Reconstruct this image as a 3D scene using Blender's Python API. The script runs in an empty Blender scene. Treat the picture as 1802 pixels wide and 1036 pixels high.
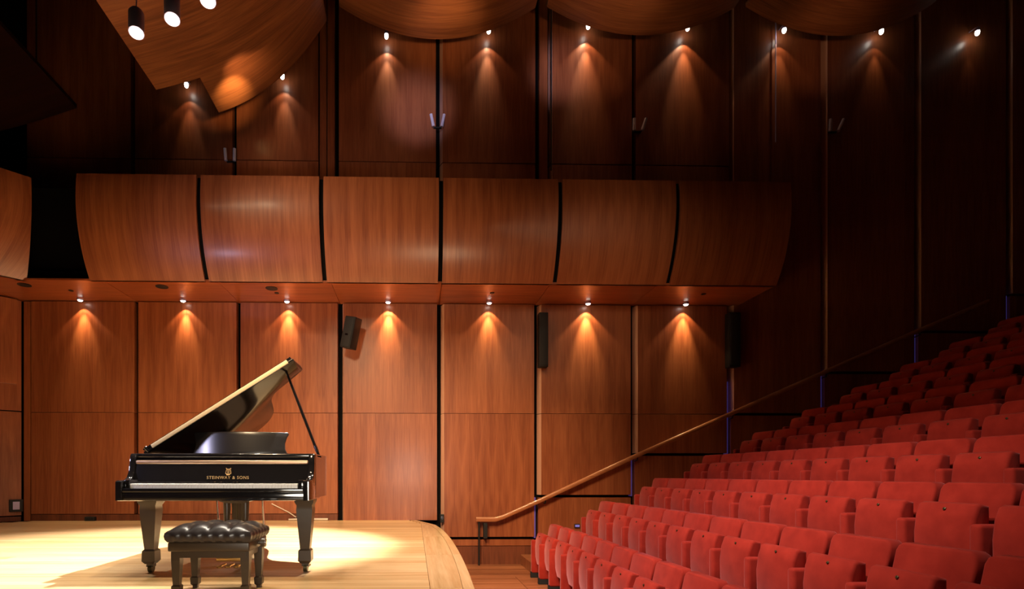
import bpy, bmesh, math, random
from mathutils import Vector, Matrix
random.seed(7)
S = bpy.context.scene
C = S.collection
PI = math.pi

# ------------------------------------------------------------------ camera
F, PX, PY, PHI, EYE = 950.0, 750.0, 835.0, math.radians(1.27), 0.83
cd = bpy.data.cameras.new('camera'); cam = bpy.data.objects.new('camera', cd); C.objects.link(cam)
cd.sensor_width = 36.0; cd.sensor_fit = 'HORIZONTAL'; cd.lens = F / 1802 * 36
cd.shift_x = (901 - PX) / 1802; cd.shift_y = (PY - 518) / 1802
cd.clip_start = 0.05; cd.clip_end = 100
cam.location = (0, 0, EYE); cam.rotation_euler = (PI / 2, 0, -PHI)
S.camera = cam

def X_at(px, Y):                      # X of the point on plane Y seen at column px
    t = (px - PX) / F
    return Y * (t * math.cos(PHI) + math.sin(PHI)) / (math.cos(PHI) - t * math.sin(PHI))
def at(px, py, Y):                    # point on plane Y seen at a pixel
    X = X_at(px, Y); D = X * math.sin(PHI) + Y * math.cos(PHI)
    return Vector((X, Y, EYE + (PY - py) / F * D))
def at_z(px, py, z):                  # point at height z
    D = (z - EYE) * F / (PY - py); t = (px - PX) / F
    r = Vector((math.cos(PHI), -math.sin(PHI), 0)); f = Vector((math.sin(PHI), math.cos(PHI), 0))
    p = r * t * D + f * D; return Vector((p.x, p.y, z))
def project(p):
    D = p[0] * math.sin(PHI) + p[1] * math.cos(PHI); R = p[0] * math.cos(PHI) - p[1] * math.sin(PHI)
    return PX + F * R / D, PY - F * (p[2] - EYE) / D

# ------------------------------------------------------------------ world, exposure, large lights
w = bpy.data.worlds.new('dark_hall'); S.world = w; w.use_nodes = True
w.node_tree.nodes['Background'].inputs[0].default_value = (1.0, 0.55, 0.35, 1)
w.node_tree.nodes['Background'].inputs[1].default_value = 0.002
S.view_settings.view_transform = 'Standard'; S.view_settings.look = 'None'
S.view_settings.exposure = 0.0; S.view_settings.gamma = 1.0; S.view_settings.use_curve_mapping = False

def spot(name, loc, target, power, angle, blend=0.5, color=(1, .74, .46), radius=.05, parent=None):
    ld = bpy.data.lights.new(name, 'SPOT'); ld.energy = power; ld.color = color
    ld.spot_size = math.radians(angle); ld.spot_blend = blend; ld.shadow_soft_size = radius
    o = bpy.data.objects.new(name, ld); C.objects.link(o); o.location = loc
    o.rotation_euler = (Vector(target) - Vector(loc)).to_track_quat('-Z', 'Y').to_euler()
    if parent: o.parent = parent
    return o
WARM = (1, .74, .46); WHITE = (1, .88, .72); PALE = (1, .93, .84); COOL = (.72, .68, 1.0)
# unseen spotlights: some read off highlights and shadows, others added to brighten
spot('stage_spotlight', (0.2, 6.4, 6.2), (-2.6, 6.3, 0), 9500, 45, .55, PALE, .06)
spot('stage_spotlight', (-4.4, 5.8, 6.0), (-4.0, 4.9, 0), 1150, 46, .9, PALE, .08)
spot('stage_spotlight', (-0.2, 3.6, 7.0), (-0.9, 5.2, 0), 1250, 60, .9, (1, .80, .52), .10)
spot('front_spotlight', (-.15, -0.8, .98), (-1.0, 6.0, 0.75), 480, 36, 1.0, WHITE, .7)
spot('side_spotlight', (-4.7, 3.5, 2.1), (-2.7, 8.5, 4.4), 130, 40, .8, COOL, .18)
spot('side_spotlight', (-4.72, 3.4, 2.1), (-1.7, 4.9, 1.0), 170, 34, .5, COOL, .16)
spot('added_wall_wash', (-2.0, 1.5, 5.5), (0.0, 9.8, -.3), 2600, 46, 1.0, (1, .70, .40), .6)  # these unseen washes are added to brighten the lower wall
spot('added_wall_wash', (-4.2, 2.0, 6.6), (-4.0, 9.8, -.6), 1100, 44, 1.0, (1, .70, .40), .6)
spot('added_wall_wash', (1.0, 3.0, 6.5), (1.5, 9.8, -.5), 1700, 42, 1.0, (1, .70, .40), .6)
for i in range(3): spot('unseen_balcony_spot', (-4.6 + .6 * i, 4.4, 6.3 + .1 * i), (-0.8, 8.5, 4.3), 110, 50, 1.0, WARM, .12)  # unseen lamps placed to give the streaks on the upper balcony fronts
spot('added_foot_wash', (0.8, 0.6, 1.1), (-0.9, 8.6, 4.0), 620, 38, 1.0, (1, .70, .42), .9)  # unseen low wash added so the balcony fronts brighten towards the bottom
spot('unseen_balcony_spot', (2.5, 2.0, 4.6), (3.1, 8.5, 4.0), 300, 32, 1.0, WARM, .6)  # unseen, added to brighten the right-hand balcony fronts
spot('cool_spotlight', (-.3, 3.0, 6.4), at(735, 190, 9.86), 1000, 13, 1.0, COOL, .15)
spot('cool_spotlight', (1.4, 3.0, 6.4), at(985, 125, 9.86), 900, 11, 1.0, COOL, .15)
spot('added_stalls_spot', (-1.4, 3.6, 6.4), (2.6, 5.6, -0.4), 2600, 50, 1.0, (1, .76, .68), .15)  # unseen pair added to light the red seats
spot('added_stalls_spot', (-0.5, 3.0, 6.5), (4.2, 4.0, 0.2), 620, 44, 1.0, (1, .74, .6), .15)

# ------------------------------------------------------------------ materials
def mat(name, base=(.5, .5, .5), rough=.5, metal=0, coat=0, coat_rough=.1, emit=None, emit_s=0, sheen=0, spec=.5):
    m = bpy.data.materials.new(name); m.use_nodes = True
    b = m.node_tree.nodes['Principled BSDF']
    b.inputs['Base Color'].default_value = (*base, 1); b.inputs['Roughness'].default_value = rough
    b.inputs['Metallic'].default_value = metal; b.inputs['Coat Weight'].default_value = coat
    b.inputs['Coat Roughness'].default_value = coat_rough; b.inputs['Sheen Weight'].default_value = sheen
    b.inputs['Specular IOR Level'].default_value = spec
    if emit: b.inputs['Emission Color'].default_value = (*emit, 1); b.inputs['Emission Strength'].default_value = emit_s
    return m
def wood(name, dark, light, across=0, along=2, leaf=.139, rough=.4, coat=.28, coat_rough=.2, figure=1.1, vary=.12, fine=110, leafvar=.22):
    """veneer: bookmatched leaves of width leaf across the grain, fine streaks along it"""
    m = mat(name, light, rough, 0, coat, coat_rough); N = m.node_tree.nodes; L = m.node_tree.links
    b = N['Principled BSDF']
    def n(t, **k):
        x = N.new(t)
        for a, v in k.items(): setattr(x, a, v)
        return x
    def mth(op, a, c=None):
        x = n('ShaderNodeMath', operation=op)
        for i, v in enumerate((a, c)):
            if v is None: continue
            if isinstance(v, (int, float)): x.inputs[i].default_value = v
            else: L.new(v, x.inputs[i])
        return x.outputs[0]
    geo = n('ShaderNodeNewGeometry'); sep = n('ShaderNodeSeparateXYZ'); L.new(geo.outputs['Position'], sep.inputs[0])
    info = n('ShaderNodeObjectInfo'); rnd = info.outputs['Random']
    u = sep.outputs[across]; v = sep.outputs[along]
    uo = mth('ADD', u, mth('MULTIPLY', rnd, 3.7))
    lf = mth('FLOOR', mth('DIVIDE', uo, leaf)); pp = mth('PINGPONG', uo, leaf)
    def noise(cx, cy, cz, detail, dist=0):
        c = n('ShaderNodeCombineXYZ')
        for i, q in enumerate((cx, cy, cz)):
            if isinstance(q, (int, float)): c.inputs[i].default_value = q
            else: L.new(q, c.inputs[i])
        t = n('ShaderNodeTexNoise'); t.inputs['Scale'].default_value = 1; t.inputs['Detail'].default_value = detail
        t.inputs['Distortion'].default_value = dist
        L.new(c.outputs[0], t.inputs['Vector']); return t.outputs['Fac']
    r7 = mth('MULTIPLY', rnd, 57.0)
    fig = noise(mth('MULTIPLY', pp, 14), mth('MULTIPLY', v, figure), r7, 3, .9)
    fin = noise(mth('MULTIPLY', uo, fine), mth('MULTIPLY', v, 2.5), r7, 2, 0)
    wn = n('ShaderNodeTexWhiteNoise', noise_dimensions='1D'); L.new(mth('ADD', lf, r7), wn.inputs['W'])
    f = mth('ADD', mth('MULTIPLY', fig, .80), mth('MULTIPLY', fin, .60))
    f = mth('ADD', f, mth('MULTIPLY', mth('SUBTRACT', wn.outputs['Value'], .5), leafvar))
    f = mth('ADD', f, mth('MULTIPLY', mth('SUBTRACT', rnd, .5), vary))
    ramp = n('ShaderNodeValToRGB'); ramp.color_ramp.elements[0].position = .42; ramp.color_ramp.elements[1].position = 1.0
    ramp.color_ramp.elements[0].color = (*dark, 1); ramp.color_ramp.elements[1].color = (*light, 1)
    L.new(f, ramp.inputs[0]); L.new(ramp.outputs[0], b.inputs['Base Color'])
    return m
M = {}
M['cherry'] = wood('cherry_veneer', (.24, .060, .020), (.45, .140, .052), 0, 2)
M['cherry_side'] = wood('cherry_veneer_side', (.24, .060, .020), (.45, .140, .052), 1, 2)
M['cherry_edge_lit'] = mat('cherry_edge_lit', (.80, .44, .30), .45)  # panel edges facing the stage; the light they catch is put into the colour
M['soffit'] = wood('soffit_veneer', (.22, .048, .015), (.45, .125, .04), 1, 0, leaf=.5, figure=.8)
M['cloud'] = wood('ceiling_veneer', (.16, .05, .018), (.42, .15, .055), 1, 0, leaf=.45, figure=.9, rough=.42, coat=.25, coat_rough=.25)
M['shaded_cloud'] = wood('shaded_ceiling_veneer', (.006, .0018, .001), (.016, .004, .002), 1, 0, leaf=.45, figure=.9, rough=.8, coat=0)  # near-black copy of the ceiling veneer, lack of light put into the colour
M['shaded_cloud'].node_tree.nodes['Principled BSDF'].inputs['Specular IOR Level'].default_value = .05
M['rail'] = wood('rail_wood', (.34, .11, .04), (.58, .22, .09), 2, 0, leaf=.3, rough=.3, coat=.6, coat_rough=.1)
M['maple'] = wood('stage_maple', (.58, .35, .15), (.83, .59, .32), 1, 0, leaf=.06, figure=.7, rough=.38, coat=.25, coat_rough=.2, fine=60, vary=.3, leafvar=.2)
M['maple_border'] = wood('stage_maple_border', (.58, .35, .15), (.83, .59, .32), 0, 1, leaf=.06, figure=.7, rough=.3, coat=.4, coat_rough=.15, fine=60, vary=.2, leafvar=.15)
M['floorwood'] = wood('hall_floor_wood', (.22, .07, .025), (.46, .17, .07), 1, 0, leaf=.1, figure=.8, rough=.45, vary=.4)
M['darkwood'] = wood('dark_base_wood', (.10, .025, .010), (.24, .065, .025), 0, 2, rough=.5, coat=.1)
M['void'] = mat('black_backing', (.006, .005, .005), .9, spec=.1)
M['black'] = mat('matt_black', (.012, .012, .013), .55)
M['grille'] = mat('speaker_grille', (.02, .02, .022), .7)
M['violet'] = mat('violet_led_strip', (.16, .12, .55), .4, emit=(.22, .15, .85), emit_s=.07)
M['chrome'] = mat('chrome', (.75, .73, .82), .15, 1)
M['satin'] = mat('satin_lilac_metal', (.60, .54, .84), .45, .3)
M['brass'] = mat('brass', (.85, .56, .22), .3, 1)
M['hinge'] = mat('polished_hinge_brass', (.95, .74, .42), .45, .25)
M['lid'] = mat('lid_lacquer', (.014, .011, .010), .14, 0, 0, spec=.14)
M['stud'] = mat('dark_stud', (.10, .085, .04), .4, .7)
M['prong'] = mat('prong_reflection_lilac', (.85, .80, .95), .3)  # chrome prongs: bright reflections put into a pale lilac base colour
M['dimplate'] = mat('bronze_plate', (.10, .055, .025), .5, .5)
M['olddbrass'] = mat('old_brass', (.62, .40, .26), .42, .8)
M['gold'] = mat('gold_inlay', (.95, .62, .28), .4, .6)
M['lacquer'] = mat('black_lacquer', (.012, .010, .010), .12, 0, 1, .05)
M['desk'] = mat('satin_black_lacquer', (.02, .016, .015), .3, 0, .9, .25)
M['ebony'] = mat('satin_ebony', (.062, .041, .024), .38, 0, .4, .3)
M['ivory'] = mat('ivory', (.95, .93, .87), .25)
M['leather'] = mat('black_leather', (.035, .028, .03), .34, 0, .35, .25)
M['bulb'] = mat('lit_lamp', (1, 1, 1), .5, emit=(1, .93, .82), emit_s=9)
M['pendant_bulb'] = mat('lit_pendant', (1, 1, 1), .5, emit=(1, .95, .88), emit_s=6)
M['steplight'] = mat('blue_step_light', (.2, .2, .6), .5, emit=(.25, .22, .9), emit_s=.35)
M['rubber'] = mat('black_rubber', (.01, .01, .01), .8)
M['white_cable'] = mat('pale_cable', (.7, .6, .5), .5)
def fabric():
    m = mat('red_upholstery', (.42, .022, .014), .85, sheen=.6, spec=.2); N = m.node_tree.nodes; L = m.node_tree.links
    b = N['Principled BSDF']; b.inputs['Sheen Tint'].default_value = (1, .45, .45, 1); b.inputs['Sheen Roughness'].default_value = .4
    tc = N.new('ShaderNodeTexCoord'); info = N.new('ShaderNodeObjectInfo')
    t = N.new('ShaderNodeTexNoise'); t.inputs['Scale'].default_value = 9; t.inputs['Detail'].default_value = 5
    ad = N.new('ShaderNodeVectorMath'); ad.operation = 'ADD'
    L.new(tc.outputs['Object'], ad.inputs[0]); L.new(info.outputs['Location'], ad.inputs[1]); L.new(ad.outputs[0], t.inputs['Vector'])
    r = N.new('ShaderNodeValToRGB'); r.color_ramp.elements[0].position = .3; r.color_ramp.elements[1].position = .75
    r.color_ramp.elements[0].color = (.33, .022, .012, 1); r.color_ramp.elements[1].color = (.45, .036, .020, 1)
    L.new(t.outputs['Fac'], r.inputs[0]); L.new(r.outputs[0], b.inputs['Base Color'])
    return m
M['red'] = fabric()

# ------------------------------------------------------------------ mesh helpers
def obj(name, bm, m, parent=None, smooth=None, loc=None):
    me = bpy.data.meshes.new(name); bm.normal_update(); bm.to_mesh(me); bm.free()
    for x in (m if isinstance(m, (list, tuple)) else [m]): me.materials.append(M[x] if isinstance(x, str) else x)
    o = bpy.data.objects.new(name, me); C.objects.link(o)
    if parent: o.parent = parent
    if loc is not None: o.location = loc
    if smooth:
        me.polygons.foreach_set('use_smooth', [True] * len(me.polygons))
        me.set_sharp_from_angle(angle=math.radians(smooth))
    return o
def share(src, parent=None, loc=None):
    o = src.copy(); C.objects.link(o)
    if parent: o.parent = parent
    if loc is not None: o.location = loc
    return o
def empty(name, loc=(0, 0, 0)):
    o = bpy.data.objects.new(name, None); C.objects.link(o); o.location = loc; o.empty_display_size = .1; return o
def tag(o, label, cat, group=None, kind=None):
    o['label'] = label
    if cat: o['category'] = cat
    if group: o['group'] = group
    if kind: o['kind'] = kind
    return o
def struct(o): o['kind'] = 'structure'; return o
def box(bm, x0, x1, y0, y1, z0, z1, bevel=0, seg=2):
    g = bmesh.ops.create_cube(bm, size=1)['verts']
    for v in g:
        v.co = Vector(((x0 + x1) / 2 + v.co.x * (x1 - x0), (y0 + y1) / 2 + v.co.y * (y1 - y0), (z0 + z1) / 2 + v.co.z * (z1 - z0)))
    if bevel:
        es = list({e for v in g for e in v.link_edges})
        bmesh.ops.bevel(bm, geom=es, offset=bevel, segments=seg, affect='EDGES', profile=.5)
    return bm
def boxm(*a, **k): return box(bmesh.new(), *a, **k)
def prism(bm, pts, axis, a, b, bevel=0, seg=2, mat_fn=None):
    """outline pts in the plane across axis, pushed from a to b along it"""
    def co(p, t):
        return {0: (t, p[0], p[1]), 1: (p[0], t, p[1]), 2: (p[0], p[1], t)}[axis]
    va = [bm.verts.new(co(p, a)) for p in pts]; vb = [bm.verts.new(co(p, b)) for p in pts]
    n = len(pts); fs = [bm.faces.new(va), bm.faces.new(vb[::-1])]
    for i in range(n): fs.append(bm.faces.new((va[i], vb[i], vb[(i + 1) % n], va[(i + 1) % n])))
    bmesh.ops.recalc_face_normals(bm, faces=fs)
    if bevel:
        es = [e for f in fs[:2] for e in f.edges]
        bmesh.ops.bevel(bm, geom=es, offset=bevel, segments=seg, affect='EDGES', profile=.5)
    return bm
def tube(bm, pts, r, seg=8, caps=True):
    pts = [Vector(p) for p in pts]; rings = []
    rr = r if isinstance(r, (list, tuple)) else [r] * len(pts)
    up = Vector((0, 0, 1))
    for i, p in enumerate(pts):
        d = ((pts[min(i + 1, len(pts) - 1)] - pts[max(i - 1, 0)])).normalized()
        a = d.cross(up if abs(d.z) < .95 else Vector((0, 1, 0))).normalized(); c = d.cross(a).normalized()
        rings.append([bm.verts.new(p + (a * math.cos(2 * PI * k / seg) + c * math.sin(2 * PI * k / seg)) * rr[i]) for k in range(seg)])
    fs = []
    for i in range(len(rings) - 1):
        for k in range(seg): fs.append(bm.faces.new((rings[i][k], rings[i][(k + 1) % seg], rings[i + 1][(k + 1) % seg], rings[i + 1][k])))
    if caps: fs += [bm.faces.new(rings[0][::-1]), bm.faces.new(rings[-1])]
    bmesh.ops.recalc_face_normals(bm, faces=fs)
    return bm
def lathe(bm, prof, cx=0, cy=0, seg=20):
    rings = []
    for r, z in prof: rings.append([bm.verts.new((cx + r * math.cos(2 * PI * k / seg), cy + r * math.sin(2 * PI * k / seg), z)) for k in range(seg)])
    fs = []
    for i in range(len(rings) - 1):
        for k in range(seg): fs.append(bm.faces.new((rings[i][k], rings[i][(k + 1) % seg], rings[i + 1][(k + 1) % seg], rings[i + 1][k])))
    fs += [bm.faces.new(rings[0][::-1]), bm.faces.new(rings[-1])]
    bmesh.ops.recalc_face_normals(bm, faces=fs)
    return bm
def taper(bm, x, y, levels):          # square post: levels of (half width x, half width y, z)
    rings = [[bm.verts.new((x + sx * hx, y + sy * hy, z)) for sx, sy in ((-1, -1), (1, -1), (1, 1), (-1, 1))] for hx, hy, z in levels]
    fs = []
    for i in range(len(rings) - 1):
        for k in range(4): fs.append(bm.faces.new((rings[i][k], rings[i][(k + 1) % 4], rings[i + 1][(k + 1) % 4], rings[i + 1][k])))
    fs += [bm.faces.new(rings[0][::-1]), bm.faces.new(rings[-1])]
    bmesh.ops.recalc_face_normals(bm, faces=fs); return bm

# ------------------------------------------------------------------ room shell
WY = 9.86                                   # face of the long wall's panels
ZF = -0.81                                  # hall floor; the stage top is z = 0
CORNER = Vector((X_at(40, WY), WY, 0))
wall = struct(obj('wall_back', boxm(CORNER.x - .3, 12.6, WY + .12, WY + .32, ZF - .1, 10.6), 'void'))
wall_r = struct(obj('wall_right', boxm(12.4, 12.6, -1.5, WY + .2, ZF - .1, 10.6), 'darkwood'))
ceil = struct(obj('ceiling', boxm(-11.5, 12.6, -1.5, WY + .3, 10.5, 10.7), 'void'))
floor = struct(obj('floor', boxm(-11.5, 12.6, -1.5, WY + .3, ZF - .25, ZF - .02), 'void'))
k_ = 0
y = 6.6
while y < WY + .1:                            # boards of the hall floor in front of the seats
    obj('floorboard', boxm(.45, 2.7, y + .002, y + .198, ZF - .02, ZF, bevel=.003, seg=1), 'floorwood', floor); y += .2

GAP = .075
seams = [X_at(px, WY) for px in (55, 236, 416, 594, 769, 940, 1110, 1279, 1444, 1609)]
seams.append(seams[-1] + 1.75); seams.append(seams[-1] + 1.75)
ZS = EYE + (PY - 533) / F * WY              # soffit height
zj = lambda py: EYE + (PY - py) / F * WY
def panel(x0, x1, z0, z1, parent=wall, chamf=.0, m='cherry', name='panel'):
    bm = bmesh.new()
    pts = [(x0 + chamf, WY), (x1, WY), (x1, WY + .12), (x0, WY + .12)]
    prism(bm, pts, 2, z0, z1)
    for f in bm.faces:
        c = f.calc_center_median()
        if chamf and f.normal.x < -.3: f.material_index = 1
    return obj(name, bm, [m, 'cherry_edge_lit'], parent)
J = .004
joint = [None, None, None, None, zj(947), zj(873), zj(799), zj(727), zj(652), zj(578), 4.2]
for i in range(11):
    x0, x1 = seams[i] + GAP, seams[i + 1]
    if i == 0: x0 = seams[0]
    ch = .0 if i < 3 else (.035 if i == 3 else .055)
    zt = ZS - .015 if x0 < 5.8 else 10.4
    if i < 3:
        panel(x0, x1, zj(727) + J, zt); panel(x0, x1, zj(903), zj(727) - J)
        panel(x0 - (GAP if i else 0), x1, .0, zj(904), m='darkwood', name='base_panel')
    elif i == 3:
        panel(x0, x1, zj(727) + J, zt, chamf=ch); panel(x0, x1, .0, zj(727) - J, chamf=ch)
    else:
        jz = joint[i]
        if jz < zj(727) - .1:
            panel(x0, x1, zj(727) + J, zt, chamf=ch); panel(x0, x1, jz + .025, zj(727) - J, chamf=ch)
        else: panel(x0, x1, jz + .025, zt, chamf=ch)
        zb = ZF + .02 if i > 4 else zj(960)
        panel(x0 - (GAP if i == 4 else 0), x1, zb, jz - .025, name='wainscot_panel')
        if i == 4: panel(x0 - GAP, x1, ZF, zj(961), m='darkwood', name='base_panel')
    if i >= 5:   # violet LED strip in the seam below the handrail
        z0, z1 = joint[i - 1], joint[i] + (.6 if i == 7 else -.02)
        obj('seam_channel', boxm(seams[i] + .004, seams[i] + .028, WY + .01, WY + .12, z0, z1), 'violet', wall)
# upper wall, above the balcony
ZU0, ZU1 = 4.6, 10.45
useams = [X_at(px, WY) for px in (230, 409, 589, 767, 942, 1112, 1283, 1449, 1610)]
useams = [CORNER.x] + useams + [useams[-1] + 1.75, 12.4]
for i in range(len(useams) - 1):
    x0, x1 = useams[i] + GAP, useams[i + 1]
    for (a, b) in ((ZU0, zj(286) - J), (zj(285) + J, ZU1)):
        if x1 > 5.9 and i > 5: a = max(a, zt if False else a)
        if x0 > 5.75: continue
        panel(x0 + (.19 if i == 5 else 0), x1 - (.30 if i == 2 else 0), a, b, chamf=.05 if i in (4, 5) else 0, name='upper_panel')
for x0, x1 in ((useams[3] - .27, useams[3] - .15), (useams[3] - .13, useams[3] - .0), (useams[5] + GAP, useams[5] + GAP + .15)):
    panel(x0, x1, ZU0, ZU1, name='batten')

# left wall, running off at 45 degrees from the corner
dl = Vector((-1, -1, 0)).normalized(); nl = Vector((1, -1, 0)).normalized()
def slab_along(bm, p0, s0, s1, t0, t1, z0, z1):   # box along dl from p0, thickness along nl
    q = [p0 + dl * s + nl * t for s, t in ((s0, t0), (s1, t0), (s1, t1), (s0, t1))]
    return prism(bm, [(v.x, v.y) for v in q], 2, z0, z1)
wl = struct(obj('wall_left', slab_along(bmesh.new(), CORNER, -.3, 5.5, -.3, -.12, ZF, 10.5), 'void'))
obj('panel', slab_along(bmesh.new(), CORNER, .02, 1.7, -.12, 0, zj(905), zj(727)), 'cherry_side', wl)
obj('panel', slab_along(bmesh.new(), CORNER, .02, 1.7, -.12, 0, zj(725), ZS - .02), 'cherry_side', wl)
obj('panel', slab_along(bmesh.new(), CORNER, 1.77, 4.5, -.12, 0, zj(905), ZS - .02), 'cherry_side', wl)
obj('base_panel', slab_along(bmesh.new(), CORNER, .02, 4.5, -.12, -.03, 0, zj(907)), 'darkwood', wl)
obj('raised_panel', slab_along(bmesh.new(), CORNER, .10, 2.2, .0, .09, zj(680), ZS - .03), 'cherry_side', wl)
obj('corner_post', boxm(CORNER.x + .02, seams[0] - .02, WY, WY + .12, 0, ZS - .02), 'cherry', wall)

# ------------------------------------------------------------------ stage
edge_px = [(835, 1036), (825, 1008), (815, 985), (805, 966), (795, 950), (785, 938), (775, 929), (765, 923)]
edge = [at_z(px, py, 0.0) for px, py in edge_px]
edge = [Vector((.18, -1.2, 0)), Vector((.30, .5, 0)), Vector((.39, 2.0, 0))] + edge
edge.append(Vector((.02, WY, 0)))
def edge_x(y):
    for a, b in zip(edge, edge[1:]):
        if a.y <= y <= b.y: return a.x + (b.x - a.x) * (y - a.y) / (b.y - a.y)
    return edge[-1].x
stage_pts = [(-10.5, -1.2)] + [(e.x - .03, e.y) for e in edge] + [(-6.9, WY), (CORNER.x - .05, WY - .05), (-10.5, WY - 3.5)]
stage = struct(obj('stage', prism(bmesh.new(), stage_pts, 2, ZF - .02, -.022), 'cherry_side'))
BX = .115
y = -1.0; pw = .16
def bound_x(y): return CORNER.x - max(0, WY - y) + .01 if y > 6.2 else -10.4
while y < WY:
    y1 = min(y + pw, WY)
    xl = max(-10.4, bound_x(y1) + pw); xr = min(BX, edge_x(y1) - .1)
    # two lengths per row, joints staggered
    j = -4.0 + random.uniform(-2.2, 2.6)
    for a, b in ((xl, j), (j, xr)):
        if b - a < .1: continue
        obj('stage_board', boxm(a + .001, b - .001, y + .001, y1 - .001, -.022, 0), 'maple', stage)
    y = y1
ys = [-1.0]
while ys[-1] < WY - .2: ys.append(min(ys[-1] + .55, WY - .02))
def strip(fa, fb, ya, yb, z0, z1):
    n = 6; L_ = [(fa(ya + (yb - ya) * i / n), ya + (yb - ya) * i / n) for i in range(n + 1)]
    R_ = [(fb(ya + (yb - ya) * i / n), ya + (yb - ya) * i / n) for i in range(n + 1)]
    return prism(bmesh.new(), L_ + R_[::-1], 2, z0, z1)
for ya, yb in zip(ys[::3], ys[3::3] + [ys[-1]]):
    if yb - ya < .05: continue
    obj('border_board', strip(lambda y: min(BX, edge_x(y) - .1) + .003, lambda y: edge_x(y) - .085, ya + .001, yb - .001, -.022, 0), 'maple_border', stage)
    obj('stage_nosing', strip(lambda y: edge_x(y) - .082, lambda y: edge_x(y), ya + .0005, yb - .0005, -.07, .004), 'maple_border', stage)

# ------------------------------------------------------------------ balcony
balc = struct(empty('balcony', (0, 8.9, ZS)))
def bobj(name, bm, m, **k):
    o = obj(name, bm, m, balc, **k); o.location = (0, -8.9, -ZS); return o
BYb, BYm, BZm, BZt = 8.83, 8.46, 5.16, 5.50
R_ = ((BZm - ZS) ** 2 + (BYb - BYm) ** 2) / (2 * (BYb - BYm))
def arc_y(z, off=0): return BYm + R_ - math.sqrt(max((R_ - off) ** 2 - (z - BZm) ** 2, 0))
def arc_prof(off0, off1, z0, z1, n=16):
    zz = [z0 + (z1 - z0) * i / n for i in range(n + 1)]
    return [(arc_y(z) + off0, z) for z in zz] + [(arc_y(z) + off1, z) for z in zz[::-1]]
bseam = [X_at(px, 8.52) for px in (137, 351, 566, 776, 985, 1191, 1389)]
for i in range(6):
    a = bseam[i] + (.035 if i else 0); b = bseam[i + 1] - (.035 if i < 5 else 0)
    prof = arc_prof(0, .05, ZS + .0, BZt)
    bobj('curved_panel', prism(bmesh.new(), prof, 0, a, b), 'cherry', smooth=35)
bobj('parapet_core', prism(bmesh.new(), arc_prof(.055, .16, ZS + .03, BZt - .02), 0, bseam[0] + .02, bseam[6] - .02), 'void', smooth=35)
bobj('balcony_deck', boxm(bseam[0] - 1.6, bseam[6] - .02, 8.97, WY - .002, ZS + .03, ZS + .2), 'void')
bobj('deck_curb', boxm(bseam[0] + .05, bseam[6] - .02, BYb + .18, WY - .002, ZS + .2, ZS + .23), 'void')
# soffit panels between the wall seams
sx = [bseam[0] + .02] + [s + GAP / 2 for s in seams[2:8]]
sx = [seams[0] - .2, seams[1] + GAP / 2] + [s + GAP / 2 for s in seams[2:7]] + [bseam[6] - .01]
for a, b in zip(sx, sx[1:]):
    bobj('soffit_panel', boxm(a + .004, b - .004, BYb + .002, WY + .1, ZS, ZS + .03), 'soffit')
# the neighbouring balcony front on the left wall, and the soffit piece in the corner
c0 = at(47, 487, BYb + .04); c0.z = 0
def left_prof():
    pts = []
    for i in range(17):
        z = ZS + (BZt - ZS) * i / 16; pts.append((arc_y(z) - BYb, z))
    return pts
bm = bmesh.new(); lp = left_prof(); rings = []
for s in (0, 1.9):
    rings.append([[bm.verts.new(c0 + dl * s - nl * (o + t) + Vector((0, 0, z))) for o, z in lp] for t in (0, .05)])
for t in (0, 1):
    for i in range(16):
        q = (rings[0][t][i], rings[0][t][i + 1], rings[1][t][i + 1], rings[1][t][i]); bm.faces.new(q)
for r in rings:
    for i in range(16): bm.faces.new((r[0][i], r[0][i + 1], r[1][i + 1], r[1][i]))
for i in (0, 16): bm.faces.new((rings[0][0][i], rings[1][0][i], rings[1][1][i], rings[0][1][i]))
bmesh.ops.recalc_face_normals(bm, faces=bm.faces)
bobj('curved_panel', bm, 'cherry_side', smooth=35)
pc = [Vector((sx[0], BYb, 0)), Vector((sx[0], WY + .1, 0)), CORNER + Vector((-.05, .1, 0)), CORNER + dl * 3 + Vector((-.05, .1, 0)), c0 + dl * 3, c0]
bobj('soffit_panel', prism(bmesh.new(), [(v.x, v.y) for v in pc], 2, ZS, ZS + .03), 'soffit')
# black sheets added in place of the deep shade between the two fronts
bobj('corner_dark_sheet', boxm(c0.x - .6, bseam[0] + .25, BYb + .2, BYb + .26, ZS + .03, BZt + .05), 'void')
bobj('corner_dark_sheet', slab_along(bmesh.new(), c0 - nl * .3, -.4, 3, -.06, 0, ZS + .03, BZt - .05), 'void')

def tagged_disc(name, p, r, label, cat, group, m='black'):
    e = empty(name, p); tag(e, label, cat, group)
    obj('rim', lathe(bmesh.new(), [(r * .82, -.004), (r, -.008), (r, 0), (r * .82, 0)], seg=18), 'black', e)
    obj('bowl', lathe(bmesh.new(), [(r * .82, -.002), (r * .8, .0)], seg=18), m, e)
    return e
for (px, py), tx in zip(((43, 501), (285, 504), (478, 507)), ('nearest the left corner of the hall', 'above the second wall lamp', 'above the third wall lamp')):
    tagged_disc('recessed_light', at_z(px, py, ZS - .001), .10, 'round dark recessed light in the wooden soffit, ' + tx, 'light', 'unlit recessed lights in the soffit')
for (px, py), tx in zip(((125, 511), (487, 515), (866, 515), (1238, 517)), ('leftmost, by the corner', 'just behind the third dark recessed light', 'above the fifth wall lamp', 'rightmost, near the balcony end')):
    tagged_disc('ceiling_sensor', at_z(px, py, ZS - .001), .038, 'tiny dark round fitting on the soffit, ' + tx, 'sensor', 'small soffit fittings', 'void')

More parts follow.
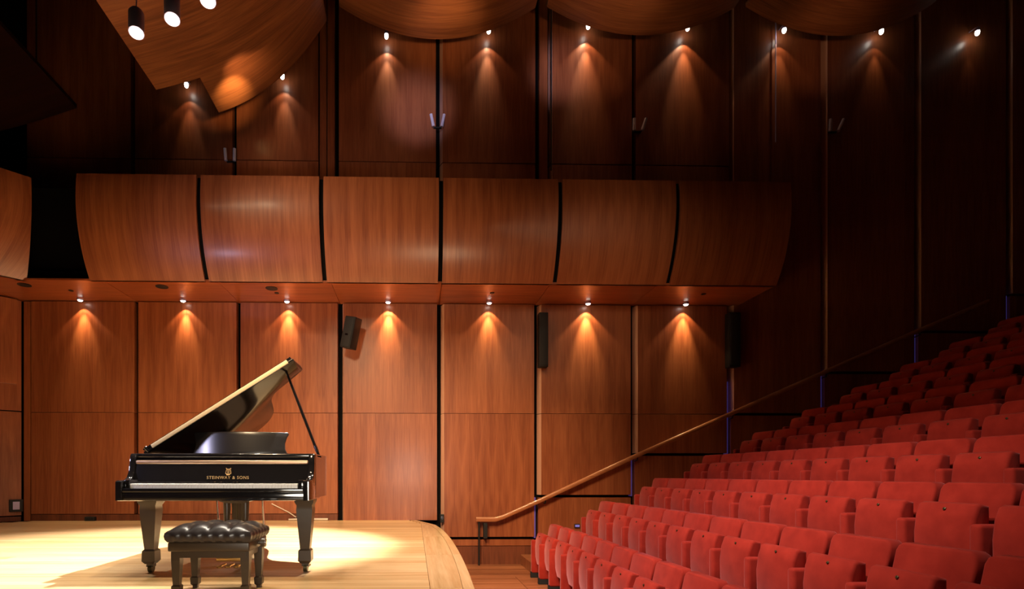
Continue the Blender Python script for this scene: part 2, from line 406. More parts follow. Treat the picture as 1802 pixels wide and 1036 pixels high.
# ------------------------------------------------------------------ small wall lamps
ORD = ['first', 'second', 'third', 'fourth', 'fifth', 'sixth', 'seventh', 'eighth', 'ninth', 'tenth', 'eleventh']
low = [(141, 532), (322, 533), (505, 534), (683, 535), (861, 535), (1035, 536), (1207, 537)]
lowp = [17, 19, 26, 34, 20, 26, 22]
for i, (px, py) in enumerate(low):
    Y = WY - .12; p = at(px, py, Y); p.z = ZS
    e = empty('wall_lamp', p); tag(e, 'small lit lamp under the balcony soffit, %s from the left' % ORD[i], 'lamp', 'lit lamps under the balcony')
    obj('housing', lathe(bmesh.new(), [(.052, 0), (.052, -.03), (.043, -.034), (.043, 0)], seg=16), 'satin', e, smooth=40)
    obj('bulb', lathe(bmesh.new(), [(.01, -.052), (.03, -.048), (.040, -.035), (.040, -.02)], seg=16), 'bulb', e, smooth=60)
    spot('lamp_beam', (0, .02, -.06), (0, .13, -.9), lowp[i] * 7, 44, 1, (1, .72, .34), .012, e)
    spot('lamp_spill', (0, .02, -.06), (0, .06, -1.0), lowp[i] * 1.0, 92, .3, (1, .60, .30), .012, e)
up = [(328, 150), (497, 135), (680, 64), (860, 55), (1035, 47), (1210, 50), (1380, 54), (1551, 56), (1720, 58)]
upp = [4, 6, 9, 9, 15, 12, 4.5, 2, .4]
for i, (px, py) in enumerate(up):
    Y = WY - .15; p = at(px, py, Y)
    e = empty('wall_lamp', p); tag(e, 'small lit lamp on the upper wall under the ceiling panels, %s from the left' % ORD[i], 'lamp', 'lit lamps on the upper wall')
    obj('housing', lathe(bmesh.new(), [(.03, .10), (.034, .09), (.034, .035), (.028, .03)], seg=14), 'satin', e, smooth=40)
    obj('arm', tube(bmesh.new(), [(0, 0, .09), (0, .03, .12), (0, .15, .13)], .008, 8), 'satin', e, smooth=40)
    obj('bulb', lathe(bmesh.new(), [(.012, -.045), (.028, -.03), (.036, 0), (.034, .032)], seg=14), 'bulb', e, smooth=60)
    spot('lamp_beam', (0, 0.02, -.06), (0, .18, -1.2), upp[i] * 4.0, 38, .9, (1, .66, .36), .012, e)
    spot('lamp_spill', (0, 0.02, -.06), (0, .06, -1.0), upp[i] * .7, 92, .3, (1, .60, .34), .012, e)

# twin chrome fittings between the upper panels
for i, (px, py, a, b) in enumerate(((405, 272, .06, -.04), (770, 212, .22, -.22), (1123, 219, .02, -.3), (1468, 220, .03, -.42))):
    p = at(px, py, WY - .06)
    e = empty('twin_bracket', p); tag(e, 'pair of small chrome prongs on the upper wall, %s from the left' % ORD[i], 'bracket', 'chrome prong pairs on the upper wall')
    obj('mount', boxm(-.075, .075, .02, .07 if px < 1450 else .18, -.115, -.095, bevel=.004), 'black', e)
    for s, t in ((-1, -a), (1, -b)):
        x = s * .075
        obj('prong', tube(bmesh.new(), [(x, 0, -.11), (x + t * .21, -.02, .10)], [.029, .027], 10), 'prong', e, smooth=40)

# ------------------------------------------------------------------ ceiling panels ("clouds")
def cloud(name, label, pts, Y0, Y1, thick=.06, n=28, ext=0, m='cloud'):
    P = [at(px, py, Y0) for px, py in pts]
    xs = [p.x for p in P]; zs = [p.z for p in P]
    def zf(x):                       # Lagrange through the points
        t = 0
        for i in range(len(xs)):
            l = zs[i]
            for j in range(len(xs)):
                if i != j: l *= (x - xs[j]) / (xs[i] - xs[j])
            t += l
        return t
    xx = [xs[0] + (xs[-1] + ext - xs[0]) * i / n for i in range(n + 1)]
    prof = [(x, zf(x)) for x in xx] + [(x, zf(x) + thick) for x in xx[::-1]]
    e = obj(name, prism(bmesh.new(), prof, 1, Y1, Y0, bevel=0), m, smooth=35)
    # suspension rods up to the ceiling
    for x in (xx[4], xx[-5]):
        for y in (Y1 + .4, Y0 - .3):
            obj('hanger_rod', tube(bmesh.new(), [(x, y, zf(x) + thick - .02), (x, y, 10.5)], .012, 6), 'black', e)
    return tag(e, label, 'ceiling panel', 'curved wooden ceiling panels')
cloud('ceiling_panel', 'large curved wooden ceiling panel above the piano, behind the hanging cylinder lights', [(275, 158), (400, 118), (500, 55), (562, -8)], 8.4, 5.6)
cloud('ceiling_panel', 'curved wooden ceiling panel with orange glow tucked below the large one', [(385, 198), (470, 155), (530, 98), (575, 36)], 9.3, 7.6)
cloud('ceiling_panel', 'sagging wooden ceiling panel at top centre above the third and fourth upper lamps', [(598, 12), (748, 68), (942, 14)], 9.3, 6.6)
cloud('ceiling_panel', 'sagging wooden ceiling panel right of the top centre one', [(962, 12), (1122, 62), (1292, 14)], 9.3, 6.6)
cloud('ceiling_panel', 'rightmost sagging wooden ceiling panel, half in darkness', [(1312, 12), (1450, 62), (1640, 8)], 9.3, 6.6)
cloud('ceiling_panel', 'dark wooden ceiling panel at the far left edge, its shade put into the colour', [(-200, 265), (-40, 240), (135, 190)], 8.6, 5.6, m='shaded_cloud')
# unseen uplights added to make the wooden ceiling panels glow
spot('added_panel_uplight', (at(425, 150, 8.9).x + .15, 8.55, 6.75), at(412, 172, 8.95) + Vector((0, 0, .1)), 70, 60, 1, (1, .62, .25), .04)
spot('added_panel_uplight', (at(425, 118, 8.6).x + .1, 8.25, 6.6), at(428, 118, 8.62), 34, 60, 1, (1, .55, .25), .04)
spot('added_panel_uplight', (at(800, 30, 8.2).x, 7.6, 7.2), at(790, 32, 8.4), 110, 50, 1, (1, .6, .3), .06)
spot('added_panel_uplight', (at(1120, 30, 8.2).x + .2, 7.4, 7.2), at(1110, 30, 8.4), 48, 62, 1, (1, .6, .35), .06)
spot('added_panel_uplight', (at(1450, 30, 8.2).x, 7.6, 7.4), at(1470, 45, 8.6), 26, 50, 1, (1, .55, .3), .06)

# ------------------------------------------------------------------ hanging cylinder lights
for i, (px, py) in enumerate(((240, 58), (303, 34), (366, 2))):
    z = 4.93; p = at_z(px, py, z)
    e = empty('pendant_light', p); tag(e, ['hanging metal cylinder light, leftmost of the three over the piano', 'hanging metal cylinder light, middle of the three over the piano', 'hanging metal cylinder light, rightmost of the three, cut by the frame'][i], 'pendant light', 'cylinder pendant lights over the stage')
    rot = Matrix.Rotation(math.radians(-12), 4, 'X') @ Matrix.Rotation(math.radians(-6), 4, 'Y')
    bm = lathe(bmesh.new(), [(.062, 0), (.068, 0), (.068, .22), (.055, .245), (.02, .25), (.012, .29)], seg=24); bmesh.ops.transform(bm, matrix=rot, verts=bm.verts)
    obj('shade', bm, 'satin', e, smooth=40)
    bm = lathe(bmesh.new(), [(.0601, -.002), (.0605, .004)], seg=24); bmesh.ops.transform(bm, matrix=rot, verts=bm.verts)
    obj('bulb', bm, 'pendant_bulb', e)
    top = rot @ Vector((0, 0, .28))
    obj('cord', tube(bmesh.new(), [top, (top.x, top.y, 2.2)], .006, 6), 'satin', e)
    spot('pendant_beam', (0, 0, -.03), (-.35, .25, -2), 200, 105, .8, WHITE, .06, e)

# ------------------------------------------------------------------ wall loudspeakers, handrail, small things
def speaker(px0, px1, py0, py1, Y, label, rotz, depth, name='wall_speaker', tilt=0):
    a = at(px0, py1, Y); b = at(px1, py0, Y); cx = (a.x + b.x) / 2; cz = (a.z + b.z) / 2; hw = (b.x - a.x) / 2; hz = (b.z - a.z) / 2
    e = empty(name, (cx, Y, cz)); tag(e, label, 'loudspeaker')
    e.rotation_euler = (tilt, 0, rotz)
    obj('cabinet', boxm(-hw, hw, 0, depth, -hz, hz, bevel=.012), 'black', e, smooth=40)
    obj('grille', boxm(-hw * .86, hw * .86, -.012, .004, -hz * .93, hz * .93, bevel=.006), 'grille', e, smooth=40)
    return e
sp = speaker(600, 623, 556, 611, 9.45, 'boxy black loudspeaker tilted forward on the wall beneath the balcony', math.radians(-38), .2, tilt=math.radians(0))
sp.rotation_euler = (0, math.radians(14), math.radians(-30))
obj('badge', boxm(-.03, .03, -.016, -.01, -.06, -.03), 'chrome', sp)
obj('bracket', tube(bmesh.new(), [(-.02, .18, 0), (-.16, .36, .02)], .025, 8), 'black', sp)
s2 = speaker(949, 965, 549, 645, 9.70, 'slim tall black column loudspeaker on the wall beside the fifth lamp', 0, .16)
s3 = speaker(1284, 1304, 549, 645, 9.70, 'slim black column loudspeaker in the shade near the balcony end', 0, .16)

# handrail climbing the wall beside the seats
rp = [(838, 912), (872, 912), (885, 908), (950, 879), (1113, 803), (1282, 728), (1447, 655), (1612, 582), (1738, 529)]
RY = WY - .11
pts = [at(px, py, RY) for px, py in rp]
hr = empty('handrail', pts[0]); tag(hr, 'long wooden handrail climbing the wall beside the red seats', 'handrail')
bm = bmesh.new(); rings = []
for i, p in enumerate(pts):
    q = p - pts[0]
    prof = [(-.035, -.045), (-.028, -.055), (.028, -.055), (.035, -.045), (.035, .01), (.02, .025), (-.02, .025), (-.035, .01)]
    rings.append([bm.verts.new(q + Vector((0, a, b))) for a, b in prof])
for i in range(len(rings) - 1):
    for k in range(8): bm.faces.new((rings[i][k], rings[i][(k + 1) % 8], rings[i + 1][(k + 1) % 8], rings[i + 1][k]))
bm.faces.new(rings[0]); bm.faces.new(rings[-1][::-1]); bmesh.ops.recalc_face_normals(bm, faces=bm.faces)
obj('rail', bm, 'rail', hr, smooth=50)
for px in (960, 1122, 1290, 1455, 1620):
    for a, b in zip(rp, rp[1:]):
        if a[0] <= px <= b[0]: py = a[1] + (b[1] - a[1]) * (px - a[0]) / (b[0] - a[0])
    q = at(px, py, RY) - pts[0]
    obj('rail_bracket', tube(bmesh.new(), [q + Vector((0, 0, -.05)), q + Vector((0, .02, -.11)), q + Vector((0, .12, -.12))], .012, 8), 'black', hr, smooth=40)
b0 = at(843, 915, RY) - pts[0]
obj('post', tube(bmesh.new(), [b0 + Vector((0, 0, 0)), Vector((b0.x, 0, ZF - pts[0].z))], .017, 10), 'black', hr, smooth=40)
b1 = at(854, 918, RY + .02) - pts[0]
obj('end_bracket', boxm(b1.x - .035, b1.x + .035, -.03, .10, b1.z - .30, b1.z - .02, bevel=.006), 'black', hr)

# step lights, socket, cables
for (px, py, Y, tx) in ((1016, 925, WY - .03, 'small blue step light by the wall at the end of the front row of seats'), (1397, 752, WY - .03, 'small blue step light by the wall at the end of the fifth row of seats')):
    p = at(px, py, Y); e = empty('step_light', p); tag(e, tx, 'light')
    obj('case', boxm(-.05, .05, 0, .03, -.035, .035, bevel=.006), 'black', e); obj('lens', boxm(-.04, .04, -.004, .002, -.02, .02), 'steplight', e)
so = CORNER + dl * .10 + nl * .0; so.z = zj(888)
e = empty('wall_socket', so); e.rotation_euler = (0, 0, math.radians(45)); tag(e, 'small black socket box low on the wall in the left corner', 'socket')
obj('box', boxm(-.10, .10, -.04, .0, -.11, .11, bevel=.008), 'black', e); obj('plate', boxm(-.05, .05, -.046, -.038, -.07, .07, bevel=.004), 'satin', e)
p = at(160, 909, WY - .02); e = empty('floor_box', (p.x, p.y, 0)); tag(e, 'small black connector box at the foot of the wall left of the piano', 'box')
obj('housing', boxm(-.09, .09, -.05, .02, 0, .075, bevel=.008), 'black', e); obj('lid', boxm(-.06, .06, -.056, -.048, .015, .06), 'rubber', e)
q0 = at(508, 916, WY - .05); q1 = at(577, 916, WY - .05)
e = tag(obj('microphone_stand', tube(bmesh.new(), [(q0.x, q0.y, .02), (q0.x + .3, q0.y, .025), (q1.x, q1.y, .022)], [.016, .02, .02], 8), 'white_cable', smooth=40), 'pale thin rod lying along the wall foot right of the piano', 'rod')
c_ = [at(478, 886, WY - .035), at(492, 893, WY - .03), at(508, 901, WY - .03), at(521, 908, WY - .03)]
c_[-1].z = .06
tag(obj('cable', tube(bmesh.new(), c_, .010, 8), 'white_cable', smooth=40), 'thin pale cable slanting down the wall behind the right piano leg', 'cable')
p = at(776, 925, WY - .02); e = empty('cable_plug', (p.x + .02, p.y, max(p.z, 0)))
tag(e, 'small dark plug box at the stage edge beside the seam of the wall', 'plug')
e.location.z = -.06
obj('housing', boxm(-.035, .035, -.03, .018, .02, .17, bevel=.006), 'black', e); obj('socket_face', boxm(-.02, .02, -.036, -.028, .08, .13), 'chrome', e)
# thin cables hanging in front of the upper wall
for px, yb, tx in ((970, 300, 'thin dark cable hanging beside the fifth upper lamp'), (1365, 250, 'thin dark cable hanging beside the seventh upper lamp')):
    p = at(px, yb, WY - .05)
    tag(obj('hanging_cable', tube(bmesh.new(), [(p.x, p.y, p.z), (p.x, p.y, 10.5)], .011, 6), 'satin' if px > 1200 else 'black', smooth=40), tx, 'cable')

# ------------------------------------------------------------------ rake and seats
ROWS = 10; X1, DX, Z1, DZ, SW, YEND = 2.24, .80, ZF + .02, .36, .52, 8.5
rake = struct(obj('seating_rake', boxm(1.62, 2.56, .5, YEND + .12, ZF - .02, ZF + .015), 'floorwood'))
for k in range(1, ROWS + 1):
    xk = X1 + DX * k
    x1 = xk + .30 if k < ROWS else 12.39
    obj('tier', boxm(xk - .5, x1, .5, YEND + .12, ZF - .02, Z1 + DZ * k - .005), 'darkwood', rake)
st = struct(empty('aisle_stairs', (1.95, 9.2, ZF)))
for n in range(22):
    xa = 1.95 + .4 * n
    o = obj('step', boxm(xa, xa + .4 + (.0 if n < 21 else 1.0), YEND + .125, WY - .002, ZF - .02, ZF + .18 * (n + 1), bevel=.008, seg=1), 'floorwood', st); o.location = (-1.95, -9.2, -ZF)

def seat_parts():
    P = {}
    # backrest: shouldered outline in Y-Z, pushed along X, leaning back
    hw = .244; r = .045
    out = [(-.205, .36), (.205, .36), (.212, .60), (hw, .665), (hw, .84 - r), (hw - r * .3, .84 - r * .3), (hw - r, .84), (-hw + r, .84), (-hw + r * .3, .84 - r * .3), (-hw, .84 - r), (-hw, .665), (-.212, .60)]
    bm = bmesh.new(); prism(bm, out, 0, -.05, .045, bevel=.016, seg=3)
    for v in bm.verts: v.co.x += -(.84 - v.co.z) * .22; v.co.z += .02 * (1 - (v.co.y / hw) ** 2) if v.co.z > .8 else 0
    P['backrest'] = obj('backrest', bm, 'red', smooth=50)
    # folded seat pan: bulging outward
    prof = [(-.17, .20), (-.265, .22), (-.292, .34), (-.296, .50), (-.282, .62), (-.255, .70), (-.225, .715), (-.17, .70)]
    bm = bmesh.new(); prism(bm, [(x, z) for x, z in prof], 1, -.205, .205, bevel=.022, seg=3)
    P['seat_pan'] = obj('seat_pan', bm, 'red', smooth=50)
    bm = lathe(bmesh.new(), [(.010, 0), (.010, .003), (.006, .005)], seg=10)
    bmesh.ops.transform(bm, matrix=Matrix.Translation((-.268, 0, .672)) @ Matrix.Rotation(math.radians(-68), 4, 'Y'), verts=bm.verts)
    P['number_stud'] = obj('number_stud', bm, 'stud', smooth=40)
    bm = boxm(-.34, -.02, -.040, .040, .07, .59, bevel=.024, seg=3)
    P['armrest'] = obj('armrest', bm, 'red', smooth=50)
    bm = boxm(-.35, -.04, -.03, .03, 0, .09)
    P['foot'] = obj('foot', bm, 'rubber')
    return P
proto = seat_parts()
KEEP = []
def add_seat(k, n, x, yc, z, last):
    e = empty('theatre_seat', (x, yc, z))
    rown = ['front', 'second', 'third', 'fourth', 'fifth', 'sixth', 'seventh', 'eighth', 'ninth', 'tenth'][k]
    tag(e, 'red folded theatre seat, %s row from the stage, %s seat from the wall aisle' % (rown, ORD[n] if n < 11 else 'twelfth'), 'seat', 'red theatre seats in the %s row' % rown)
    for nm in ('backrest', 'seat_pan', 'number_stud'): share(proto[nm], e)
    for yy in ((-SW / 2,) if n else (-SW / 2, SW / 2)):
        share(proto['armrest'], e, (0, yy, 0)); share(proto['foot'], e, (0, yy, 0))
for k in range(ROWS):
    x = X1 + DX * k; z = Z1 + DZ * k
    for n in range(12):
        ya = YEND - SW * n
        px, py = project((x, ya, z + .86)); 
        if px > 1815 or py > 1042: break
        # gentle curve: the rows bow towards the stage at the wall end
        bow = -.05 * max(0, (ya - 7.2) / 1.3) if k < 2 else 0
        add_seat(k, n, x + bow, ya - SW / 2, z, False)
for o in proto.values(): bpy.data.objects.remove(o)

# ------------------------------------------------------------------ grand piano
W2 = .765
pf = at(374, 880, 4.32)
piano = empty('grand_piano', (pf.x, 4.32, 0)); tag(piano, 'black concert grand piano with open lid on the wooden stage', 'piano')
def p_(name, bm, m, smooth=40, parent=piano): return obj(name, bm, m, parent, smooth=smooth)
OUT = [(0, .26), (0, .7), (0, 1.2), (0, 1.72), (.05, 1.93), (.20, 2.06), (.42, 2.10), (.64, 2.06), (.81, 1.94), (.94, 1.72), (1.02, 1.42), (1.075, 1.20), (1.17, 1.05), (1.34, .97), (1.48, .90), (1.53, .84), (1.53, .55), (1.53, .26)]
def outline(o=0.0):                    # plan of the case from the back of the arms, inset by o
    P = [Vector(p) for p in OUT]; q = []
    for i in range(len(P) - 1):        # smooth curve through the points
        p0, p1, p2, p3 = P[max(i - 1, 0)], P[i], P[i + 1], P[min(i + 2, len(P) - 1)]
        for k in range(4):
            t = k / 4
            q.append(.5 * ((2 * p1) + (p2 - p0) * t + (2 * p0 - 5 * p1 + 4 * p2 - p3) * t * t + (3 * p1 - p0 - 3 * p2 + p3) * t ** 3))
    q.append(P[-1]); r = []
    for i, p in enumerate(q):
        d = (q[min(i + 1, len(q) - 1)] - q[max(i - 1, 0)]).normalized()
        nrm = Vector((d.y, -d.x)); r.append((p.x + nrm.x * o - W2, p.y + (nrm.y * o if 0 < i < len(q) - 1 else 0)))
    return r
bm = bmesh.new(); A = outline(0); B = outline(.055)
va = [[bm.verts.new((x, y, z)) for x, y in A] for z in (.635, .66, .985, 1.005)]
vb = [[bm.verts.new((x, y, z)) for x, y in B] for z in (.66, 1.005)]
n = len(A)
for i in range(n - 1):
    for r in range(3): bm.faces.new((va[r][i], va[r][i + 1], va[r + 1][i + 1], va[r + 1][i]))
    bm.faces.new((va[3][i], va[3][i + 1], vb[1][i + 1], vb[1][i])); bm.faces.new((vb[1][i], vb[1][i + 1], vb[0][i + 1], vb[0][i]))
    bm.faces.new((va[0][i], va[0][i + 1], vb[0][i + 1], vb[0][i]))
bmesh.ops.recalc_face_normals(bm, faces=bm.faces)
p_('rim', bm, 'lacquer', 35)
p_('iron_plate', prism(bmesh.new(), outline(.06), 2, .84, .86), 'dimplate')
p_('bottom_board', prism(bmesh.new(), outline(.06), 2, .64, .68), 'ebony')
for s in (-1, 1):                       # arms (cheeks) with the curved top line
    prof = [(-.0, .625), (-.0, .775), (.015, .785), (.12, .788), (.17, .81), (.20, .86), (.215, .93), (.225, .99), (.24, 1.005), (.30, 1.005), (.30, .625)]
    x0, x1 = (-W2, -W2 + .05) if s < 0 else (W2 - .05, W2)
    p_('arm', prism(bmesh.new(), prof, 0, x0, x1, bevel=.006), 'lacquer')
    x0, x1 = (-W2 + .052, -W2 + .098) if s < 0 else (W2 - .098, W2 - .052)
    p_('key_block', boxm(x0, x1, .03, .2, .70, .79, bevel=.01), 'lacquer')
p_('keybed', boxm(-W2 + .003, W2 - .003, .012, .5, .622, .695, bevel=.008), 'lacquer')
p_('key_slip', boxm(-W2 + .05, W2 - .05, .006, .03, .69, .722, bevel=.006), 'lacquer')
# fallboard, with its rail and hinge, lettering and emblem
p_('fallboard', prism(bmesh.new(), [(.185, .765), (.2, .762), (.245, .95), (.23, .955)], 0, -W2 + .052, W2 - .052, bevel=.003), 'lacquer')
p_('fallboard_rail', boxm(-W2 + .052, W2 - .052, .215, .30, .918, .950, bevel=.010, seg=3), 'olddbrass')
p_('front_lid', boxm(-W2 + .0, W2 - .0, .235, .62, .972, 1.008, bevel=.012, seg=3), 'lacquer')
p_('lock_rail', boxm(-W2 + .052, W2 - .052, .25, .34, .95, .972), 'lacquer')
def text_part(txt, size, loc, parent):
    c = bpy.data.curves.new('lettering', 'FONT'); c.body = txt; c.size = size; c.extrude = .0012; c.align_x = 'CENTER'; c.space_character = 1.15
    c.materials.append(M['gold']); o = bpy.data.objects.new('lettering', c); C.objects.link(o); o.parent = parent
    bpy.context.view_layer.update()
    me = bpy.data.meshes.new_from_object(o.evaluated_get(bpy.context.evaluated_depsgraph_get())); bpy.data.objects.remove(o)
    o = bpy.data.objects.new('lettering', me); C.objects.link(o); o.parent = parent
    o.location = loc; o.rotation_euler = (math.radians(76.5), 0, 0); return o
text_part('STEINWAY & SONS', .036, (.055, .187, .795), piano)
bm = bmesh.new(); ex, ey, ez = .057, .196, .83     # lyre emblem
for s in (-1, 1):
    tube(bm, [(ex + s * .006, ey - .004, ez), (ex + s * .022, ey, ez + .012), (ex + s * .018, ey + .004, ez + .032), (ex + s * .012, ey + .006, ez + .046), (ex + s * .02, ey + .008, ez + .055)], .0036, 6)
for q in (-.006, 0, .006): tube(bm, [(ex + q, ey - .002, ez + .004), (ex + q, ey + .007, ez + .048)], .0015, 5)
tube(bm, [(ex - .016, ey + .006, ez + .046), (ex + .016, ey + .006, ez + .046)], .0028, 6)
tube(bm, [(ex - .012, ey - .005, ez - .001), (ex + .012, ey - .005, ez - .001)], .004, 6)
p_('emblem', bm, 'gold')
# keyboard
kf = p_('key_frame', boxm(-W2 + .1, W2 - .1, .035, .2, .69, .70), 'ebony')
K0 = -W2 + .101; KP = (2 * W2 - .202) / 52
wk = bk = None
for i in range(52):
    x = K0 + KP * (i + .5)
    if wk is None: wk = obj('white_key', boxm(-KP / 2 + .0006, KP / 2 - .0006, .032, .185, .70, .758, bevel=.0015, seg=1), 'ivory', kf, loc=(x, 0, 0))
    else: share(wk, kf, (x, 0, 0))
    if i < 51 and (i % 7) not in (1, 4):
        x = K0 + KP * (i + 1)
        if bk is None: bk = obj('black_key', boxm(-.007, .007, .085, .186, .745, .772, bevel=.002, seg=1), 'lacquer', kf, loc=(x, 0, 0))
        else: share(bk, kf, (x, 0, 0))
# music desk with concave sides
bm = bmesh.new(); pts = []
dw, dz0, dz1 = .425, 1.008, 1.215
side = [(0, .43), (.25, .405), (.5, .40), (.75, .412), (.93, .428), (1.0, .418)]
pts = [(a, dz0 + t * (dz1 - dz0)) for t, a in side] + [(-a, dz0 + t * (dz1 - dz0)) for t, a in side[::-1]]
prism(bm, pts, 1, .60, .622, bevel=.005)
bmesh.ops.triangulate(bm, faces=[f for f in bm.faces if len(f.verts) > 4])
for cx in [k * .05 for k in range(-8, 9)]:
    bmesh.ops.bisect_plane(bm, geom=bm.verts[:] + bm.edges[:] + bm.faces[:], plane_co=(cx, 0, 0), plane_no=(1, 0, 0))
for v in bm.verts: v.co.y += (v.co.z - dz0) * .22 - .115 * (1 - (v.co.x / .43) ** 2); v.co.x += .025
p_('music_desk', bm, 'desk')
p_('desk_ledge', boxm(-.42, .47, .52, .63, 1.008, 1.022, bevel=.004), 'lacquer')
# lid, hinged on the bass side; built flat, then turned up about the hinge
ANG = math.radians(32.4)
LY0 = .47
def lidco(u, v, t): # u across from hinge, v depth, t thickness
    return Vector((-W2 + u * math.cos(ANG) - t * math.sin(ANG), v, 1.012 + u * math.sin(ANG) + t * math.cos(ANG)))
def lid_prism(bm, pts, t0, t1, bevel=0):
    prism(bm, pts, 2, t0, t1, bevel=bevel)
    for v in bm.verts: v.co = lidco(v.co.x, v.co.y, v.co.z)
    return bm
lo = [(x + W2, y) for x, y in outline(-.012)]
lo = [(max(x, 0), y) for x, y in lo if y > LY0]; lo = [(0, LY0)] + lo + [(2 * W2 + .01, LY0)]
lid = p_('lid', lid_prism(bmesh.new(), lo, 0, .022, .004), 'lid')
obj('lid_front_flap', lid_prism(bmesh.new(), [(.01, LY0), (2 * W2 + .0, LY0), (2 * W2, LY0 + .26), (.01, LY0 + .26)], .026, .046, .004), 'lacquer', lid, smooth=40)
obj('piano_hinge', lid_prism(bmesh.new(), [(.09, LY0 - .010), (2 * W2 - .04, LY0 - .010), (2 * W2 - .04, LY0 + .006), (.09, LY0 + .006)], .004, .038, .004), 'hinge', lid, smooth=40)
obj('lid_knob', tube(bmesh.new(), [lidco(.04, LY0 + .012, .0), lidco(.03, LY0 + .012, .05)], .016, 10), 'lacquer', lid, smooth=40)
sa = Vector((W2 - .03, .60, 1.0)); sb = lidco(1.42, .62, 0)
p_('lid_prop', tube(bmesh.new(), [sa, sa.lerp(sb, .5), sb], [.013, .014, .011], 8), 'lacquer')
p_('prop_socket', tube(bmesh.new(), [sa.lerp(sb, .05), sa.lerp(sb, .12)], .016, 8), 'chrome')
# legs
def leg(x, y, ztop=.65):
    l = p_('leg', taper(bmesh.new(), x, y, [(.080, .080, ztop), (.080, .080, ztop - .05), (.064, .064, ztop - .08), (.068, .068, ztop - .12), (.040, .040, .20)]), 'ebony')
    obj('foot_block', taper(bmesh.new(), x, y, [(.040, .040, .20), (.053, .053, .185), (.055, .055, .10), (.036, .036, .075)]), 'ebony', l)
    c = obj('caster', tube(bmesh.new(), [(x - .016, y, .036), (x + .016, y, .036)], .036, 16), 'stud', l, smooth=40)
    obj('caster_fork', boxm(x - .03, x + .03, y - .025, y + .025, .05, .08), 'ebony', l)
leg(-.64, .33); leg(.67, .33); leg(-.35, 1.75)
# pedal lyre
for x in (-.03, .13): p_('lyre_post', tube(bmesh.new(), [(x, .42, .64), (x, .42, .40), (x, .42, .14)], [.034, .026, .03], 12), 'ebony')
p_('lyre_head', prism(bmesh.new(), [(-.10, .64), (-.08, .60), (-.02, .585), (.12, .585), (.18, .60), (.20, .64)], 1, .36, .48, bevel=.006), 'ebony')
p_('pedal_box', boxm(-.09, .19, .34, .50, .085, .15, bevel=.008), 'ebony')
p_('pedal_trim', boxm(-.094, .194, .330, .345, .088, .125, bevel=.003), 'brass')
for x in (-.02, .05, .12): p_('pedal', prism(bmesh.new(), [(x - .012, .345), (x + .012, .345), (x + .014, .24), (x + .022, .20), (x, .185), (x - .022, .20), (x - .014, .24)], 2, .055, .072, bevel=.004), 'brass')
for x in (.01, .05, .09): p_('pedal_rod', tube(bmesh.new(), [(x, .44, .62), (x, .44, .13)], .004, 6), 'stud')
for x, d in ((-.145, -.03), (.255, .03)): p_('lyre_brace', tube(bmesh.new(), [(x, .50, .64), (x, .56, .30), (x * .5 + .03, .50, .14)], .011, 8), 'chrome')

# ------------------------------------------------------------------ bench
bx, by = -1.378, 3.86
bench = empty('piano_bench', (bx, by, 0)); tag(bench, 'black tufted leather piano bench in front of the piano', 'bench')
HX, HY = .272, .215
bm = bmesh.new(); NX, NY = 48, 30
def puff(u, v):                        # 4 x 2 tufts
    a = abs(math.sin(PI * u * 4)) ** .55; b = abs(math.sin(PI * v * 2)) ** .55
    dome = (1 - (2 * u - 1) ** 4) * (1 - (2 * v - 1) ** 4)
    return .022 * a * b + .032 * dome
grid = [[bm.verts.new(((i / NX - .5) * 2 * HX, (j / NY - .5) * 2 * HY, .452 + puff(i / NX, j / NY))) for i in range(NX + 1)] for j in range(NY + 1)]
for j in range(NY):
    for i in range(NX): bm.faces.new((grid[j][i], grid[j][i + 1], grid[j + 1][i + 1], grid[j + 1][i]))
ringv = [grid[0][i] for i in range(NX + 1)] + [grid[j][NX] for j in range(1, NY + 1)] + [grid[NY][i] for i in range(NX - 1, -1, -1)] + [grid[j][0] for j in range(NY - 1, 0, -1)]
prev = ringv
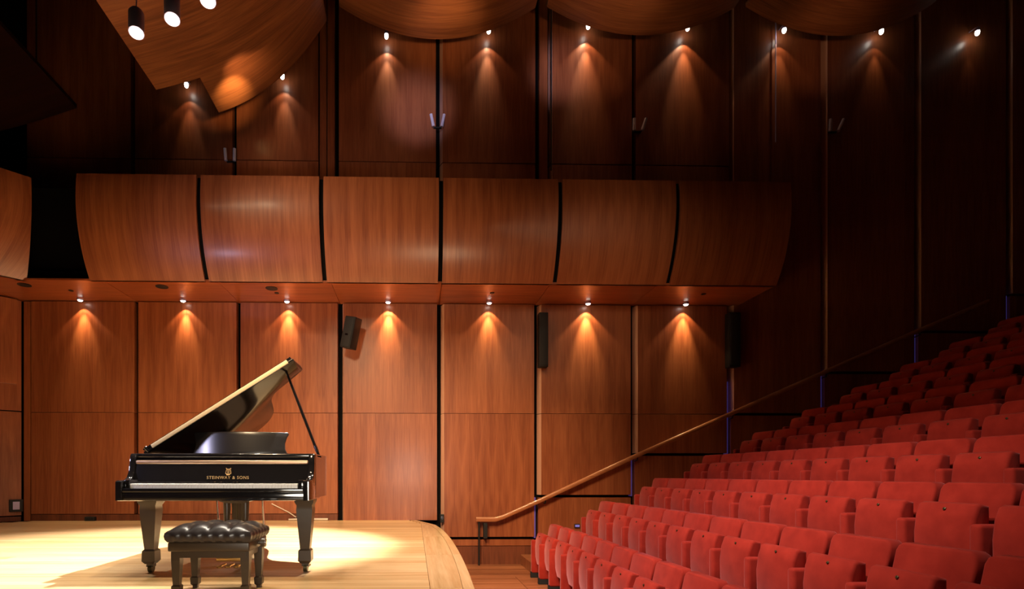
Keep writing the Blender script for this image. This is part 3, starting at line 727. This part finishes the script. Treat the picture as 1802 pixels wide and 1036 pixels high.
for d, zz, q in ((.012, .440, .4), (.014, .420, 1), (.010, .395, .8), (.0, .378, 0)):
    new = []
    for idx, v in enumerate(ringv):
        dirx = 1 if v.co.x > HX - .001 else (-1 if v.co.x < -HX + .001 else 0); diry = 1 if v.co.y > HY - .001 else (-1 if v.co.y < -HY + .001 else 0)
        pl = .006 * q * math.cos(2 * PI * (v.co.x if diry else v.co.y) / .071)
        new.append(bm.verts.new((v.co.x + dirx * (d + pl), v.co.y + diry * (d + pl), zz)))
    for i in range(len(new)): bm.faces.new((prev[i], prev[(i + 1) % len(new)], new[(i + 1) % len(new)], new[i]))
    prev = new
bm.faces.new(prev); bmesh.ops.recalc_face_normals(bm, faces=bm.faces)
cu = obj('cushion', bm, 'leather', bench, smooth=60)
but = None
for i in (1, 2, 3):
    for jv in (.5,):
        b_ = lathe(bmesh.new(), [(.012, -.004), (.011, .004), (.004, .008)], seg=10)
        obj('tuft_button', b_, 'leather', cu, smooth=60, loc=((i / 4 - .5) * 2 * HX, 0, .484))
obj('frame', boxm(-HX + .0, HX - .0, -HY + .0, HY - .0, .315, .378, bevel=.010, seg=3), 'ebony', bench, smooth=40)
obj('apron', boxm(-HX + .03, HX - .03, -HY + .025, HY - .03, .27, .315), 'ebony', bench)
for sx_ in (-1, 1):
    for sy_ in (-1, 1):
        x, y = sx_ * .232, sy_ * .155
        l = obj('leg', taper(bmesh.new(), x, y, [(.029, .029, .315), (.029, .029, .25), (.021, .021, .085)]), 'ebony', bench)
        obj('foot_block', taper(bmesh.new(), x, y, [(.021, .021, .085), (.029, .029, .075), (.027, .027, .03), (.016, .016, .018), (.016, .016, 0)]), 'ebony', l)
for sx_ in (-1, 1):
    k = obj('adjusting_knob', tube(bmesh.new(), [(sx_ * (HX - .005), 0, .35), (sx_ * (HX + .02), 0, .35), (sx_ * (HX + .022), 0, .35), (sx_ * (HX + .05), 0, .35)], [.014, .014, .034, .032], 16), 'ebony', bench, smooth=40)
    obj('knob_cap', tube(bmesh.new(), [(sx_ * (HX + .049), 0, .35), (sx_ * (HX + .056), 0, .35)], .014, 12), 'chrome', k, smooth=40)
